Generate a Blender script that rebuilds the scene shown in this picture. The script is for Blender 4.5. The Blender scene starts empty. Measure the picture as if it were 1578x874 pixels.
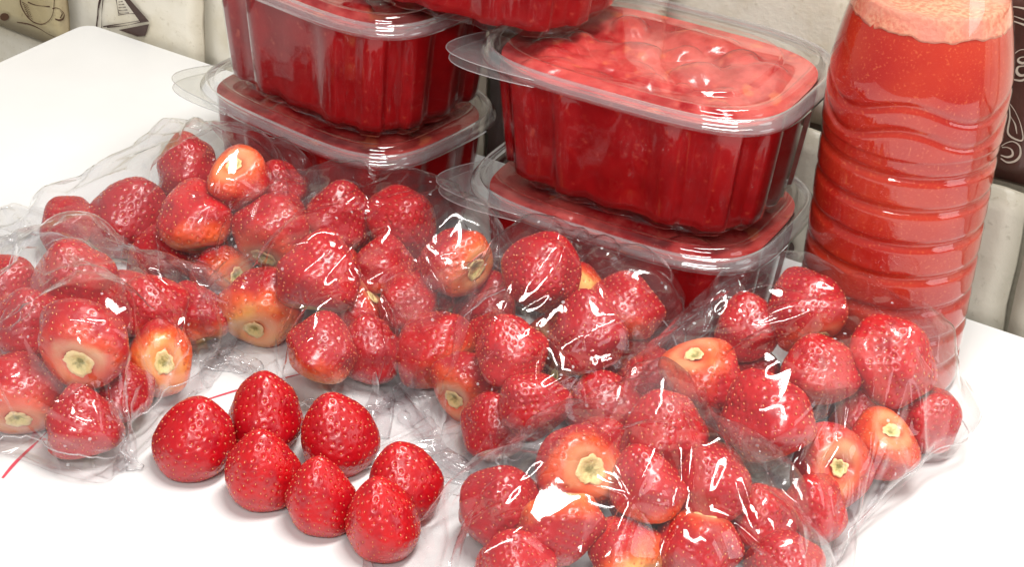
import bpy, bmesh, math, random
import numpy as np
from mathutils import Vector, Matrix

random.seed(7)
RNG = np.random.default_rng(7)
SC = bpy.context.scene
COL = SC.collection

# ------------------------------------------------------------------ camera
F_PX, PITCH, ROLL, CAM_H = 3000.0, math.radians(31), math.radians(3), 0.52
FW = np.array([0, math.cos(PITCH), -math.sin(PITCH)])
UP0 = np.cross([1.0, 0, 0], FW)
RX = math.cos(ROLL) * np.array([1.0, 0, 0]) + math.sin(ROLL) * UP0
RU = -math.sin(ROLL) * np.array([1.0, 0, 0]) + math.cos(ROLL) * UP0
CAM = np.array([0, 0, CAM_H])
cam = bpy.data.cameras.new('camera')
cam.sensor_width = 36.0
cam.lens = 36.0 * F_PX / 1578.0
cam.clip_start, cam.clip_end = 0.02, 50
camo = bpy.data.objects.new('camera', cam)
COL.objects.link(camo)
M = Matrix.Identity(4)
for i in range(3):
    M[i][0], M[i][1], M[i][2], M[i][3] = RX[i], RU[i], -FW[i], CAM[i]
camo.matrix_world = M
SC.camera = camo

# ------------------------------------------------------------------ world, lamps, exposure
w = bpy.data.worlds.new('World')
SC.world = w
w.use_nodes = True
w.node_tree.nodes['Background'].inputs[0].default_value = (1.0, 0.98, 0.96, 1)
w.node_tree.nodes['Background'].inputs[1].default_value = 0.30


def area(name, loc, aim, sx, sy, power, col=(1, 1, 1)):
    l = bpy.data.lights.new(name, 'AREA')
    l.shape, l.size, l.size_y, l.energy, l.color = 'RECTANGLE', sx, sy, power, col
    o = bpy.data.objects.new(name, l)
    COL.objects.link(o)
    o.location = loc
    o.rotation_euler = (Vector(aim) - Vector(loc)).to_track_quat('-Z', 'Y').to_euler()
    return o


area('ceiling_lamp', (0.22, 0.62, 1.25), (0.02, 0.78, 0), 0.75, 0.20, 20.0, (1, 0.97, 0.93))
area('side_fill', (1.28, 0.38, 0.48), (0.2, 0.8, 0.1), 1.15, 0.55, 5.5, (0.97, 0.98, 1))  # added side fill from the right, no actual window there
area('front_strip_light', (-0.15, -0.55, 1.25), (0.02, 0.78, 0), 0.95, 0.18, 17.0, (1, 0.98, 0.95))  # unseen front light added for film streaks and fill, strip shape made up

vs = SC.view_settings
vs.view_transform, vs.look, vs.exposure, vs.gamma = 'Standard', 'None', 0.0, 1.0
vs.use_curve_mapping = False
cy = SC.cycles
cy.max_bounces, cy.diffuse_bounces, cy.glossy_bounces = 8, 2, 3
cy.transmission_bounces, cy.transparent_max_bounces = 6, 48
cy.caustics_reflective = cy.caustics_refractive = False
cy.sample_clamp_indirect = 6.0
cy.use_denoising = True
cy.use_adaptive_sampling, cy.adaptive_threshold = True, 0.025

# ------------------------------------------------------------------ helpers


def ray(x, y):
    return FW + RX * (x - 789) / F_PX - RU * (y - 437) / F_PX


def at(x, y, z=0.0):
    d = ray(x, y)
    return CAM + d * (z - CAM_H) / d[2]


def px_per_m(P):
    return F_PX / ((np.asarray(P) - CAM) @ FW)


TA, TB = at(140, 35), at(1578, 518)           # two points on the rear edge of the table
EX = (TB - TA) / np.linalg.norm(TB - TA)      # along the wall, to the right
EN = np.array([-EX[1], EX[0], 0.0])           # into the wall
ROTZ = math.atan2(EX[1], EX[0])
GAP = 0.014                                    # table edge to wall


def tw(u, v, z=0.0):
    return TA + EX * u + EN * v + np.array([0, 0, z])


def obj(name, verts, faces, mat, parent=None, smooth=True, loc=None, rotz=None):
    me = bpy.data.meshes.new(name)
    me.from_pydata([tuple(map(float, v)) for v in verts], [], [tuple(map(int, f)) for f in faces])
    me.validate()
    if smooth:
        me.polygons.foreach_set('use_smooth', [True] * len(me.polygons))
    if mat:
        me.materials.append(mat)
    o = bpy.data.objects.new(name, me)
    COL.objects.link(o)
    if parent:
        o.parent = parent
    if loc is not None:
        o.location = tuple(loc)
    if rotz is not None:
        o.rotation_euler[2] = rotz
    return o


def empty(name, loc, rotz=0.0):
    o = bpy.data.objects.new(name, None)
    o.empty_display_size = 0.02
    COL.objects.link(o)
    o.location = tuple(loc)
    o.rotation_euler[2] = rotz
    return o


def tag(o, label=None, cat=None, group=None, kind=None):
    if label:
        o['label'] = label
    if cat:
        o['category'] = cat
    if group:
        o['group'] = group
    if kind:
        o['kind'] = kind
    return o


def loft(rings, cap0=False, cap1=False, closed=True):
    """rings: list of (k,3) arrays -> verts, quads"""
    k = len(rings[0])
    V = np.concatenate(rings)
    Fc = []
    for i in range(len(rings) - 1):
        for j in range(k if closed else k - 1):
            a, b = i * k + j, i * k + (j + 1) % k
            Fc.append((a, b, b + k, a + k))
    V = list(V)
    if cap0:
        V.append(rings[0].mean(0))
        c = len(V) - 1
        Fc += [((j + 1) % k, j, c) for j in range(k)]
    if cap1:
        V.append(rings[-1].mean(0))
        c = len(V) - 1
        o = (len(rings) - 1) * k
        Fc += [(o + j, o + (j + 1) % k, c) for j in range(k)]
    return V, Fc


def tube(points, r, seg=6):
    P = np.asarray(points, float)
    T = np.gradient(P, axis=0)
    T /= np.linalg.norm(T, axis=1)[:, None] + 1e-12
    rings = []
    a = np.linspace(0, 2 * np.pi, seg, endpoint=False)
    for p, t in zip(P, T):
        h = np.array([0, 0, 1.0]) if abs(t[2]) < 0.9 else np.array([1.0, 0, 0])
        x = np.cross(t, h)
        x /= np.linalg.norm(x)
        y = np.cross(t, x)
        rings.append(p + r * (np.outer(np.cos(a), x) + np.outer(np.sin(a), y)))
    return loft(rings, True, True)


# ------------------------------------------------------------------ materials
class Mat:
    def __init__(s, name):
        s.m = bpy.data.materials.new(name)
        s.m.use_nodes = True
        s.nt = s.m.node_tree
        s.nt.nodes.clear()
        s.out = s.n('ShaderNodeOutputMaterial')

    def n(s, t, **kw):
        nd = s.nt.nodes.new(t)
        for k, v in kw.items():
            if k.startswith('_'):
                setattr(nd, k[1:], v)
            else:
                key = k.replace('__', ' ')
                s.set(nd.inputs[int(key[1:]) if key[0] == 'i' and key[1:].isdigit() else key], v)
        return nd

    def set(s, inp, v):
        if hasattr(v, 'outputs'):
            v = v.outputs[0]
        if isinstance(v, bpy.types.NodeSocket):
            s.nt.links.new(v, inp)
        else:
            if isinstance(v, tuple) and len(v) == 3 and inp.type == 'RGBA':
                v = (*v, 1)
            inp.default_value = v

    def math(s, op, a, b=0.0, c=None, clamp=False):
        nd = s.n('ShaderNodeMath', _operation=op, _use_clamp=clamp, i0=a, i1=b)
        if c is not None:
            s.set(nd.inputs[2], c)
        return nd.outputs[0]

    def mix(s, f, a, b):
        nd = s.n('ShaderNodeMix', _data_type='RGBA')
        s.set(nd.inputs[0], f)
        s.set(nd.inputs[6], a)
        s.set(nd.inputs[7], b)
        return nd.outputs[2]

    def noise(s, vec, scale, detail=3.0, rough=0.5):
        return s.n('ShaderNodeTexNoise', Vector=vec, Scale=scale, Detail=detail, Roughness=rough).outputs[0]

    def ramp(s, f, lo, hi):
        return s.n('ShaderNodeMapRange', Value=f, From__Min=lo, From__Max=hi, _interpolation_type='SMOOTHSTEP').outputs[0]

    def coord(s, k='Object'):
        return s.n('ShaderNodeTexCoord').outputs[k]

    def bump(s, h, strength=0.2, dist=0.001):
        return s.n('ShaderNodeBump', Height=h, Strength=strength, Distance=dist).outputs[0]

    def pbsdf(s, **kw):
        b = s.n('ShaderNodeBsdfPrincipled')
        for k, v in kw.items():
            s.set(b.inputs[k.replace('__', ' ')], v)
        s.nt.links.new(b.outputs[0], s.out.inputs[0])
        return b


def clear_sheet(name, ior=1.5, rough=0.04, gain=1.9, haze=0.04, tint=(0.97, 0.97, 0.975), bump_scale=60, bump_str=0.15, spots=False):
    """thin clear plastic sheet: straight-through transparency plus Fresnel reflection"""
    m = Mat(name)
    co = m.coord()
    nz = m.noise(co, bump_scale, 3.0)
    bp = m.bump(nz, bump_str, 0.002)
    if spots:
        # crumpled facets: stretched cells, each a shallow cone, in two sizes
        wob = m.n('ShaderNodeTexNoise', Vector=co, Scale=18.0, Detail=2.0).outputs[1]
        wv = m.n('ShaderNodeVectorMath', _operation='SCALE', i0=wob, Scale=0.05).outputs[0]
        cw = m.n('ShaderNodeVectorMath', _operation='ADD', i0=co, i1=wv).outputs[0]
        h = None
        for rot, scl, sc_, amp in ((0.5, (1.0, 0.32, 0.6), 22.0, 0.006), (-0.7, (0.28, 1.0, 0.7), 30.0, 0.004)):
            mp = m.n('ShaderNodeMapping', Vector=cw)
            mp.inputs['Rotation'].default_value = (0.3, 0.2, rot)
            mp.inputs['Scale'].default_value = scl
            vd = m.n('ShaderNodeTexVoronoi', Vector=mp, Scale=sc_).outputs[0]
            hv = m.math('MULTIPLY', vd, amp)
            h = hv if h is None else m.math('ADD', h, hv)
        bp = m.n('ShaderNodeBump', Height=h, Strength=0.55, Distance=0.25, Normal=bp).outputs[0]
    back = m.n('ShaderNodeNewGeometry').outputs['Backfacing']
    i = m.math('ADD', m.math('MULTIPLY', back, 1.0 / ior - ior), ior)
    fr = m.n('ShaderNodeFresnel', IOR=i, Normal=bp)
    fac = m.math('MULTIPLY', fr, gain, clamp=True)
    tr = m.n('ShaderNodeBsdfTransparent', Color=tint)
    gl = m.n('ShaderNodeBsdfGlossy', Color=(1, 1, 1), Roughness=rough, Normal=bp)
    df = m.n('ShaderNodeBsdfDiffuse', Color=(0.9, 0.9, 0.92))
    hz = haze
    if spots:
        vor = m.n('ShaderNodeTexVoronoi', Vector=co, Scale=170.0)
        pick = m.math('GREATER_THAN', m.n('ShaderNodeSeparateXYZ', i0=vor.outputs[1]).outputs[0], 0.72)
        dots = m.math('MULTIPLY', m.math('LESS_THAN', vor.outputs[0], 0.13), pick)
        big = m.ramp(m.noise(co, 22, 2), 0.45, 0.75)
        hz = m.math('ADD', m.math('MULTIPLY', big, haze * 1.6), m.math('ADD', m.math('MULTIPLY', dots, 0.30), haze * 0.5))
    a = m.n('ShaderNodeMixShader', i0=hz, i1=tr, i2=df)
    b = m.n('ShaderNodeMixShader', i0=fac, i1=a, i2=gl)
    m.nt.links.new(b.outputs[0], m.out.inputs[0])
    return m.m


def mat_table():
    m = Mat('white_laminate')
    co = m.coord()
    n1 = m.noise(co, 9, 4)
    c = m.mix(m.ramp(n1, 0.3, 0.7), (0.73, 0.73, 0.725), (0.77, 0.77, 0.77))
    m.pbsdf(Base__Color=c, Roughness=0.42, Specular__IOR__Level=0.35, Normal=m.bump(m.noise(co, 160, 2), 0.04, 0.001))
    return m.m


def mat_tile(name, base, stain, dark=(0.16, 0.13, 0.09), edge=0.5):
    m = Mat(name)
    co = m.coord()
    rnd = m.n('ShaderNodeObjectInfo').outputs['Random']
    off = m.n('ShaderNodeCombineXYZ', X=m.math('MULTIPLY', rnd, 7.3), Y=m.math('MULTIPLY', rnd, 3.1), Z=m.math('MULTIPLY', rnd, 5.7))
    co2 = m.n('ShaderNodeVectorMath', _operation='ADD', i0=co, i1=off).outputs[0]
    big = m.noise(co2, 22, 5, 0.6)
    fine = m.noise(co2, 240, 4, 0.7)
    sep = m.n('ShaderNodeSeparateXYZ', i0=co)
    dx = m.math('SUBTRACT', 0.0515, m.math('ABSOLUTE', sep.outputs[0]))
    dz = m.math('SUBTRACT', 0.0495, m.math('ABSOLUTE', sep.outputs[2]))
    d = m.math('ADD', m.math('MINIMUM', dx, dz), m.math('MULTIPLY', m.math('SUBTRACT', big, 0.5), 0.02))
    ed = m.math('MULTIPLY', m.math('SUBTRACT', 1.0, m.ramp(d, 0.0, 0.010)), edge)
    c = m.mix(m.math('MULTIPLY', m.ramp(big, 0.42, 0.70), 0.8), base, stain)
    c = m.mix(ed, c, dark)
    c = m.mix(m.math('MULTIPLY', m.ramp(fine, 0.58, 0.72), 0.35), c, dark)
    h = m.math('ADD', big, m.math('MULTIPLY', fine, 0.25))
    m.pbsdf(Base__Color=c, Roughness=0.38, Normal=m.bump(h, 0.55, 0.002))
    return m.m


def mat_flat(name, col, rough=0.5, nscale=120, var=0.25):
    m = Mat(name)
    nz = m.noise(m.coord(), nscale, 3)
    c2 = tuple(x * (1 - var) for x in col)
    m.pbsdf(Base__Color=m.mix(nz, col, c2), Roughness=rough, Normal=m.bump(nz, 0.1, 0.0005))
    return m.m


def mat_berry():
    m = Mat('strawberry_flesh')
    co = m.coord()
    pale = m.n('ShaderNodeAttribute', _attribute_type='OBJECT', _attribute_name='pale').outputs['Fac']
    rnd = m.n('ShaderNodeObjectInfo').outputs['Random']
    sep = m.n('ShaderNodeSeparateXYZ', i0=co)
    nz = m.noise(co, 1.6, 3)
    z = m.math('ADD', sep.outputs[2], m.math('MULTIPLY', m.math('SUBTRACT', nz, 0.5), 0.9))
    # orange shoulder and cream end grow with the 'pale' property
    t = m.math('SUBTRACT', m.math('MULTIPLY', pale, 0.90), m.math('ADD', z, 0.66))
    deep = m.mix(rnd, (0.42, 0.002, 0.008), (0.54, 0.006, 0.008))
    deep = m.mix(m.ramp(m.noise(co, 2.4, 2), 0.4, 0.75), deep, (0.36, 0.002, 0.010))
    c = m.mix(m.ramp(t, -0.02, 0.60), deep, (0.80, 0.10, 0.015))
    c = m.mix(m.ramp(t, 0.42, 0.95), c, (0.84, 0.46, 0.13))
    c = m.mix(m.math('MULTIPLY', m.ramp(m.math('ADD', m.math('MULTIPLY', sep.outputs[2], -1.0), m.math('MULTIPLY', m.math('SUBTRACT', nz, 0.5), 0.25)), 0.78, 0.90), 0.55), c, (0.80, 0.50, 0.24))
    fine = m.noise(co, 26, 3)
    b = m.pbsdf(Base__Color=c, Roughness=0.33, Specular__IOR__Level=0.5, Coat__Weight=0.35, Coat__Roughness=0.12,
                Subsurface__Weight=0.0, Subsurface__Scale=0.0022, Normal=m.bump(fine, 0.25, 0.0004))
    m.set(b.inputs['Subsurface Radius'], (1.0, 0.15, 0.08))
    return m.m


def mat_seed():
    m = Mat('strawberry_seed')
    rnd = m.noise(m.coord(), 3.0, 2)
    m.pbsdf(Base__Color=m.mix(m.ramp(rnd, 0.35, 0.65), (0.66, 0.12, 0.05), (0.76, 0.32, 0.12)), Roughness=0.3)
    return m.m


def mat_scar():
    m = Mat('hulled_end')
    co = m.coord()
    sep = m.n('ShaderNodeSeparateXYZ', i0=co)
    r = m.math('SQRT', m.math('ADD', m.math('POWER', sep.outputs[0], 2.0), m.math('POWER', sep.outputs[1], 2.0)))
    r = m.math('ADD', r, m.math('MULTIPLY', m.math('SUBTRACT', m.noise(co, 9, 3), 0.5), 0.28))
    c = m.mix(m.ramp(r, 0.03, 0.17), (0.30, 0.26, 0.07), (0.74, 0.60, 0.25))
    c = m.mix(m.ramp(r, 0.14, 0.36), c, (0.86, 0.62, 0.32))
    m.pbsdf(Base__Color=c, Roughness=0.5, Normal=m.bump(m.noise(co, 14, 3), 0.5, 0.0012))
    return m.m


def mat_puree(name, top=False):
    m = Mat(name)
    co = m.coord()
    n1 = m.noise(co, 55, 4, 0.6)
    n2 = m.noise(co, 260, 3, 0.6)
    if top:
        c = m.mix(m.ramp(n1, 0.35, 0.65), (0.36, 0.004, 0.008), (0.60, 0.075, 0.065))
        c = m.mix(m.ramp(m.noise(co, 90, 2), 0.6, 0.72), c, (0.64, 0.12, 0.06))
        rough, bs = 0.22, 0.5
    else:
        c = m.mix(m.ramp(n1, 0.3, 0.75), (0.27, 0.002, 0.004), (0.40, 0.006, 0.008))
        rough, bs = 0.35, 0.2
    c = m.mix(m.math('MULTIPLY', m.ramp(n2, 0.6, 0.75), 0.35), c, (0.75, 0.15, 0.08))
    m.pbsdf(Base__Color=c, Roughness=rough, Specular__IOR__Level=0.4 if top else 0.1, Coat__Weight=0.4 if top else 0.0, Coat__Roughness=0.1,
            Normal=m.bump(m.math('ADD', n1, m.math('MULTIPLY', n2, 0.3)), bs, 0.002))
    return m.m


def mat_juice():
    m = Mat('strawberry_juice')
    co = m.coord()
    n1 = m.noise(co, 30, 3)
    n2 = m.noise(co, 800, 2)
    c = m.mix(m.ramp(n1, 0.35, 0.7), (0.50, 0.016, 0.009), (0.60, 0.040, 0.014))
    c = m.mix(m.math('MULTIPLY', m.ramp(n2, 0.58, 0.72), 0.5), c, (0.78, 0.18, 0.07))
    m.pbsdf(Base__Color=c, Roughness=0.5, Specular__IOR__Level=0.1)
    return m.m


def mat_foam():
    m = Mat('juice_foam')
    co = m.coord()
    n1 = m.noise(co, 500, 3)
    n2 = m.noise(co, 40, 3)
    c = m.mix(m.ramp(n1, 0.35, 0.65), (0.78, 0.20, 0.11), (0.88, 0.40, 0.24))
    c = m.mix(m.ramp(n2, 0.4, 0.7), c, (0.82, 0.28, 0.20))
    m.pbsdf(Base__Color=c, Roughness=0.7, Normal=m.bump(n1, 0.5, 0.001))
    return m.m


MT = dict(
    table=mat_table(),
    tile=mat_tile('glazed_tile_cream', (0.86, 0.81, 0.69), (0.70, 0.63, 0.47), (0.46, 0.39, 0.26)),
    tile_grey=mat_tile('glazed_tile_stained', (0.60, 0.57, 0.48), (0.46, 0.43, 0.35), (0.20, 0.17, 0.11)),
    tile_tan=mat_tile('glazed_tile_tan', (0.66, 0.56, 0.34), (0.56, 0.45, 0.24), (0.24, 0.16, 0.09)),
    tile_dark_and_shade=mat_tile('brown_tile_and_gap_shade', (0.085, 0.035, 0.026), (0.055, 0.024, 0.018), (0.05, 0.022, 0.015), 0.3),
    grout=mat_flat('grout', (0.50, 0.45, 0.34), 0.9, 200, 0.5),
    brown_ink=mat_flat('brown_print', (0.13, 0.055, 0.022), 0.45, 200, 0.4),
    dark_ink=mat_flat('umber_print', (0.085, 0.045, 0.035), 0.45, 200, 0.4),
    pale_ink=mat_flat('pale_print', (0.62, 0.55, 0.45), 0.45, 200, 0.4),
    red_ink=mat_flat('red_line', (0.70, 0.08, 0.12), 0.5, 200, 0.2),
    berry=mat_berry(), seed=mat_seed(), scar=mat_scar(),
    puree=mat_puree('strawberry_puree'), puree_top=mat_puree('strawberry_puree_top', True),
    juice=mat_juice(), foam=mat_foam(),
    cap=mat_flat('cap_plastic', (0.65, 0.05, 0.04), 0.35),
    tub=clear_sheet('clear_tub_pet', 1.57, 0.05, 0.75, 0.002, (0.97, 0.97, 0.97), 35, 0.05),
    pet=clear_sheet('clear_pet', 1.57, 0.04, 1.25, 0.004, (0.965, 0.972, 0.968), 35, 0.05),
    bottle_pet=clear_sheet('bottle_pet', 1.57, 0.05, 1.3, 0.002, (0.97, 0.97, 0.97), 30, 0.04),
    tab=clear_sheet('flat_tab', 1.57, 0.08, 1.6, 0.045, (0.96, 0.965, 0.96), 60, 0.10),
    rim=clear_sheet('moulded_rim', 1.57, 0.07, 2.2, 0.14, (0.95, 0.955, 0.95), 60, 0.10),
    film=clear_sheet('clear_film', 1.5, 0.085, 1.3, 0.021, (0.995, 0.992, 0.995), 90, 0.05, True),
    seam=clear_sheet('film_seam', 1.5, 0.15, 2.2, 0.22, (0.95, 0.95, 0.95), 300, 0.3),
)

# ------------------------------------------------------------------ table top


def build_table():
    # outline: rear edge along the wall, left edge perpendicular, rounded corner
    u0, u1, v0, v1 = -0.004, 1.25, -0.95, 0.0
    pts = []

    def corner(cu, cv, a0, r=0.010):
        for k in range(7):
            a = a0 + k * math.pi / 12
            pts.append((cu + r * math.cos(a), cv + r * math.sin(a)))
    r = 0.010
    corner(u1 - r, v1 - r, 0)
    corner(u0 + r, v1 - r, math.pi / 2)
    corner(u0 + r, v0 + r, math.pi)
    corner(u1 - r, v0 + r, 3 * math.pi / 2)
    pts = np.array(pts)
    c = pts.mean(0)
    rings = []
    for ins, z in [(0.004, -0.030), (0.0, -0.026), (0.0, -0.003), (0.001, -0.0008), (0.003, 0.0)]:
        q = pts + (c - pts) / np.linalg.norm(c - pts, axis=1)[:, None] * ins
        rings.append(np.array([tw(a, b, z) for a, b in q]))
    V, Fc = loft(rings, True, True)
    t = obj('table_top', V, Fc, MT['table'], smooth=False)
    tag(t, kind='structure')
    for P, Q, wd in [((322, 615), (478, 571), 0.0006), ((4, 737), (70, 666), 0.0007)]:
        a, b = at(*P, 0.0003), at(*Q, 0.0003)
        k = 14
        d = (b - a) / np.linalg.norm(b - a)
        s = np.array([-d[1], d[0], 0])
        L, Rr = [], []
        for i in range(k):
            f = i / (k - 1)
            p = a + (b - a) * f + s * 0.0006 * math.sin(f * 5)
            wv = wd * (0.45 + 0.75 * math.sin(math.pi * min(1, f * 1.1 + 0.1)) ** 0.5)
            L.append(p + s * wv)
            Rr.append(p - s * wv)
        fc = [(i, i + 1, k + i + 1, k + i) for i in range(k - 1)]
        obj('printed_line', L + Rr, fc, MT['red_ink'], t)
    return t


TABLE = build_table()

# ------------------------------------------------------------------ tiled wall
ROW0, ROWH = -0.029, 0.104
JOINTS = [-0.565 + 0.108 * i for i in range(5)] + [-0.025, 0.092, 0.198, 0.304, 0.410, 0.517, 0.623, 0.731, 0.839, 0.947, 1.055]


def ribbon(name, pts, width, mat, parent, depth):
    """flat printed stroke on the wall; pts in (s, z) wall coordinates"""
    P = np.asarray(pts, float)
    T = np.gradient(P, axis=0)
    T /= np.linalg.norm(T, axis=1)[:, None] + 1e-12
    N = np.stack([-T[:, 1], T[:, 0]], 1)
    k = len(P)
    wv = width / 2 * (0.75 + 0.35 * np.sin(np.linspace(0, 6, k) + P[0, 0] * 90))
    A, B = P + N * wv[:, None], P - N * wv[:, None]
    V = [tw(s, GAP - depth, z) for s, z in np.concatenate([A, B])]
    return obj(name, V, [(i, i + 1, k + i + 1, k + i) for i in range(k - 1)], mat, parent)


def patch(name, pts, mat, parent, depth):
    V = [tw(s, GAP - depth, z) for s, z in pts]
    return obj(name, V, [tuple(range(len(V)))], mat, parent, smooth=False)


def curve(pts, n=40):
    P = np.asarray(pts, float)
    t = np.linspace(0, len(P) - 1, n)
    out = []
    Q = np.vstack([2 * P[0] - P[1], P, 2 * P[-1] - P[-2]])
    for x in t:
        i = min(int(x), len(P) - 2)
        f = x - i
        p0, p1, p2, p3 = Q[i], Q[i + 1], Q[i + 2], Q[i + 3]
        out.append(0.5 * (2 * p1 + (p2 - p0) * f + (2 * p0 - 5 * p1 + 4 * p2 - p3) * f * f + (3 * p1 - p0 - 3 * p2 + p3) * f ** 3))
    return np.array(out)


def build_wall():
    s0, s1, z0, z1 = -0.60, 1.10, -0.56, 0.62
    V = [tw(s0, GAP, z0), tw(s1, GAP, z0), tw(s1, GAP, z1), tw(s0, GAP, z1), tw(s0, GAP + .08, z0), tw(s1, GAP + .08, z0), tw(s1, GAP + .08, z1), tw(s0, GAP + .08, z1)]
    wl = obj('wall', V, [(0, 1, 2, 3), (5, 4, 7, 6), (4, 0, 3, 7), (1, 5, 6, 2), (3, 2, 6, 7), (4, 5, 1, 0)], MT['grout'], smooth=False)
    tag(wl, kind='structure')
    meshes = []
    for k in range(5):
        n = 9
        xs = np.linspace(-1, 1, n)
        W, Hh, T = 0.0515, 0.0506, 0.004
        V, Fc = [], []
        for j in range(n):
            for i in range(n):
                x, z = xs[i] * W, xs[j] * Hh
                e = max(abs(xs[i]), abs(xs[j]))
                if e > 0.99:
                    x += RNG.normal(0, 0.0005)
                    z += RNG.normal(0, 0.0005)
                y = -T + (0.0009 if e > 0.99 else 0) + RNG.normal(0, 0.00012)
                V.append((x, y, z))
        for j in range(n - 1):
            for i in range(n - 1):
                a = j * n + i
                Fc.append((a, a + 1, a + n + 1, a + n))
        ring = [i for i in range(n)] + [(j + 1) * n - 1 for j in range(1, n)] + [n * n - 2 - i for i in range(n - 1)] + [(n - 2 - j) * n for j in range(n - 2)]
        base = len(V)
        for r in ring:
            V.append((V[r][0], 0.0, V[r][2]))
        m = len(ring)
        for q in range(m):
            Fc.append((ring[q], base + q, base + (q + 1) % m, ring[(q + 1) % m]))
        me = bpy.data.meshes.new('tile')
        me.from_pydata(V, [], Fc)
        me.polygons.foreach_set('use_smooth', [True] * len(me.polygons))
        me.materials.append(MT['tile'])
        meshes.append(me)
    tiles = {}
    rows = range(-5, 6)
    for rI in rows:
        zc = ROW0 + ROWH * (rI + 0.5)
        js = JOINTS
        for c in range(len(js) - 1):
            a, b = js[c], js[c + 1]
            me = meshes[RNG.integers(len(meshes))]
            mat = None
            if rI == 0 and c == 4:
                mat = MT['tile_tan']
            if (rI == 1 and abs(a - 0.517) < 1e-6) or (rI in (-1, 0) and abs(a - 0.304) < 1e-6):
                mat = MT['tile_dark_and_shade']  # tiles behind the tub gap are painted dark to stand for its shade
            if rI == 0 and a > 0.40:
                mat = MT['tile_grey']
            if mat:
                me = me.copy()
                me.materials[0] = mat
            o = bpy.data.objects.new('tile', me)
            COL.objects.link(o)
            o.parent = wl
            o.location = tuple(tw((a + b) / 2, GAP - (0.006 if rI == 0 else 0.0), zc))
            o.rotation_euler[2] = ROTZ + RNG.normal(0, 0.003)
            o.scale = ((b - a - 0.0030) / 0.103, 1, 1)
            tiles[(rI, c)] = o
    return wl, tiles


WALL, TILES = build_wall()


def wall_px(x, y, depth=0.011):
    d = ray(x, y)
    t = ((tw(0, GAP - depth) - CAM) @ EN) / (d @ EN)
    P = CAM + d * t
    return ((P - TA) @ EX, P[2])


def px_curve(pts, n=40):
    return curve([wall_px(*p) for p in pts], n)


def build_prints():
    D = 0.0117
    t = WALL
    # coffee cup in brown line on the tan tile
    B = MT['brown_ink']
    ink = lambda nm, pts, wd, mat, n=40, d=D: ribbon(nm, px_curve(pts, n), wd, mat, t, d)
    ink('cup_print', [(32, -12), (33, 5), (40, 20), (50, 31), (62, 36), (72, 34), (80, 26), (84, 12), (85, -10)], 0.0011, B)
    ink('cup_print', [(82, 12), (88, 11), (95, 14), (100, 21), (98, 28), (92, 30), (86, 28)], 0.0011, B)
    ink('cup_print', [(44, 2), (54, 6), (66, 8), (78, 9)], 0.0009, B)
    ink('cup_print', [(94, 15), (97, 20), (94, 27)], 0.0009, B)
    ink('cup_print', [(27, 33), (45, 36), (60, 42), (75, 51), (88, 57)], 0.0009, B)
    for k in range(7):
        ink('cup_print', [(35 + k * 1.4, 2 + k * 3.4), (44 + k * 1.2, 7 + k * 3.6)], 0.0007, B, 6)
    P = [wall_px(8 + 7 * math.cos(a), 25 + 6 * math.sin(a)) for a in np.linspace(0, 2 * np.pi, 16, endpoint=False)]
    patch('bean_print', P, B, t, D)
    # easel-like brown drawing on the cream tile
    U = MT['dark_ink']
    patch('easel_print', [wall_px(*q) for q in [(192, -2), (201, -2), (231, 32), (218, 34)]], U, t, D)
    patch('easel_print', [wall_px(*q) for q in [(184, 45), (231, 36), (225, 54), (213, 55)]], U, t, D)
    for pts, wd in [([(156, -4), (152, 14), (150, 40)], 0.0016), ([(160, -4), (158, 20), (158, 42)], 0.0007), ([(160, 40), (185, 36), (228, 29)], 0.0008),
                    ([(166, 41), (195, 38), (218, 33)], 0.0007), ([(180, -2), (184, 20)], 0.0008), ([(183, 22), (200, 20), (214, 20)], 0.0006),
                    ([(150, 36), (153, 20), (155, 0)], 0.0006)]:
        ink('easel_print', pts, wd, U, 12)
    for k in range(5):
        ink('easel_print', [(184, 2 + k * 4.3), (190 + k * 2.5, 1 + k * 4.4)], 0.0006, U, 5)
    # dark tile: pale scrolls
    W = MT['pale_ink']
    DD = 0.0058
    wpx = lambda pts, n=40: curve([wall_px(x, y, 0.005) for x, y in pts], n)
    sc = lambda pts, wd, n=40: ribbon('scroll_print', wpx(pts, n), wd, W, t, DD)
    sc([(1548, 14), (1560, 9), (1580, 12), (1600, 18)], 0.0012)
    sc([(1549, 19), (1565, 24), (1585, 31), (1600, 36)], 0.0010)
    sc([(1549, 28), (1565, 32), (1585, 39), (1600, 43)], 0.0014)
    sc([(1560, 90), (1566, 80), (1576, 75), (1588, 78), (1594, 92), (1590, 110), (1578, 122), (1566, 122), (1557, 118)], 0.0009)
    sc([(1580, 86), (1572, 88), (1570, 93), (1577, 96), (1584, 92)], 0.0012)
    sc([(1582, 100), (1570, 102), (1568, 110), (1574, 115), (1584, 113)], 0.0014)
    sc([(1556, 157), (1566, 172), (1574, 192), (1577, 214), (1565, 213), (1554, 203), (1557, 180), (1556, 160)], 0.0009)
    sc([(1558, 178), (1565, 190), (1568, 205)], 0.0007)
    sc([(1544, 224), (1552, 219), (1562, 217), (1572, 224), (1573, 238), (1565, 247), (1553, 249), (1543, 243)], 0.0010)
    sc([(1545, 226), (1553, 226), (1560, 230), (1561, 238), (1553, 241), (1543, 238)], 0.0010)
    # dark fragment of a drawing low on the wall between container and bottle
    P = [wall_px(1212 + 13 * math.cos(a), 381 + 12 * math.sin(a)) for a in np.linspace(0, 2 * np.pi, 18, endpoint=False)]
    patch('bean_print', P, U, t, D)


build_prints()

# ------------------------------------------------------------------ containers of puree
KSE = 3.7
NSEG = 144
TH = np.linspace(0, 2 * np.pi, NSEG, endpoint=False)


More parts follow.
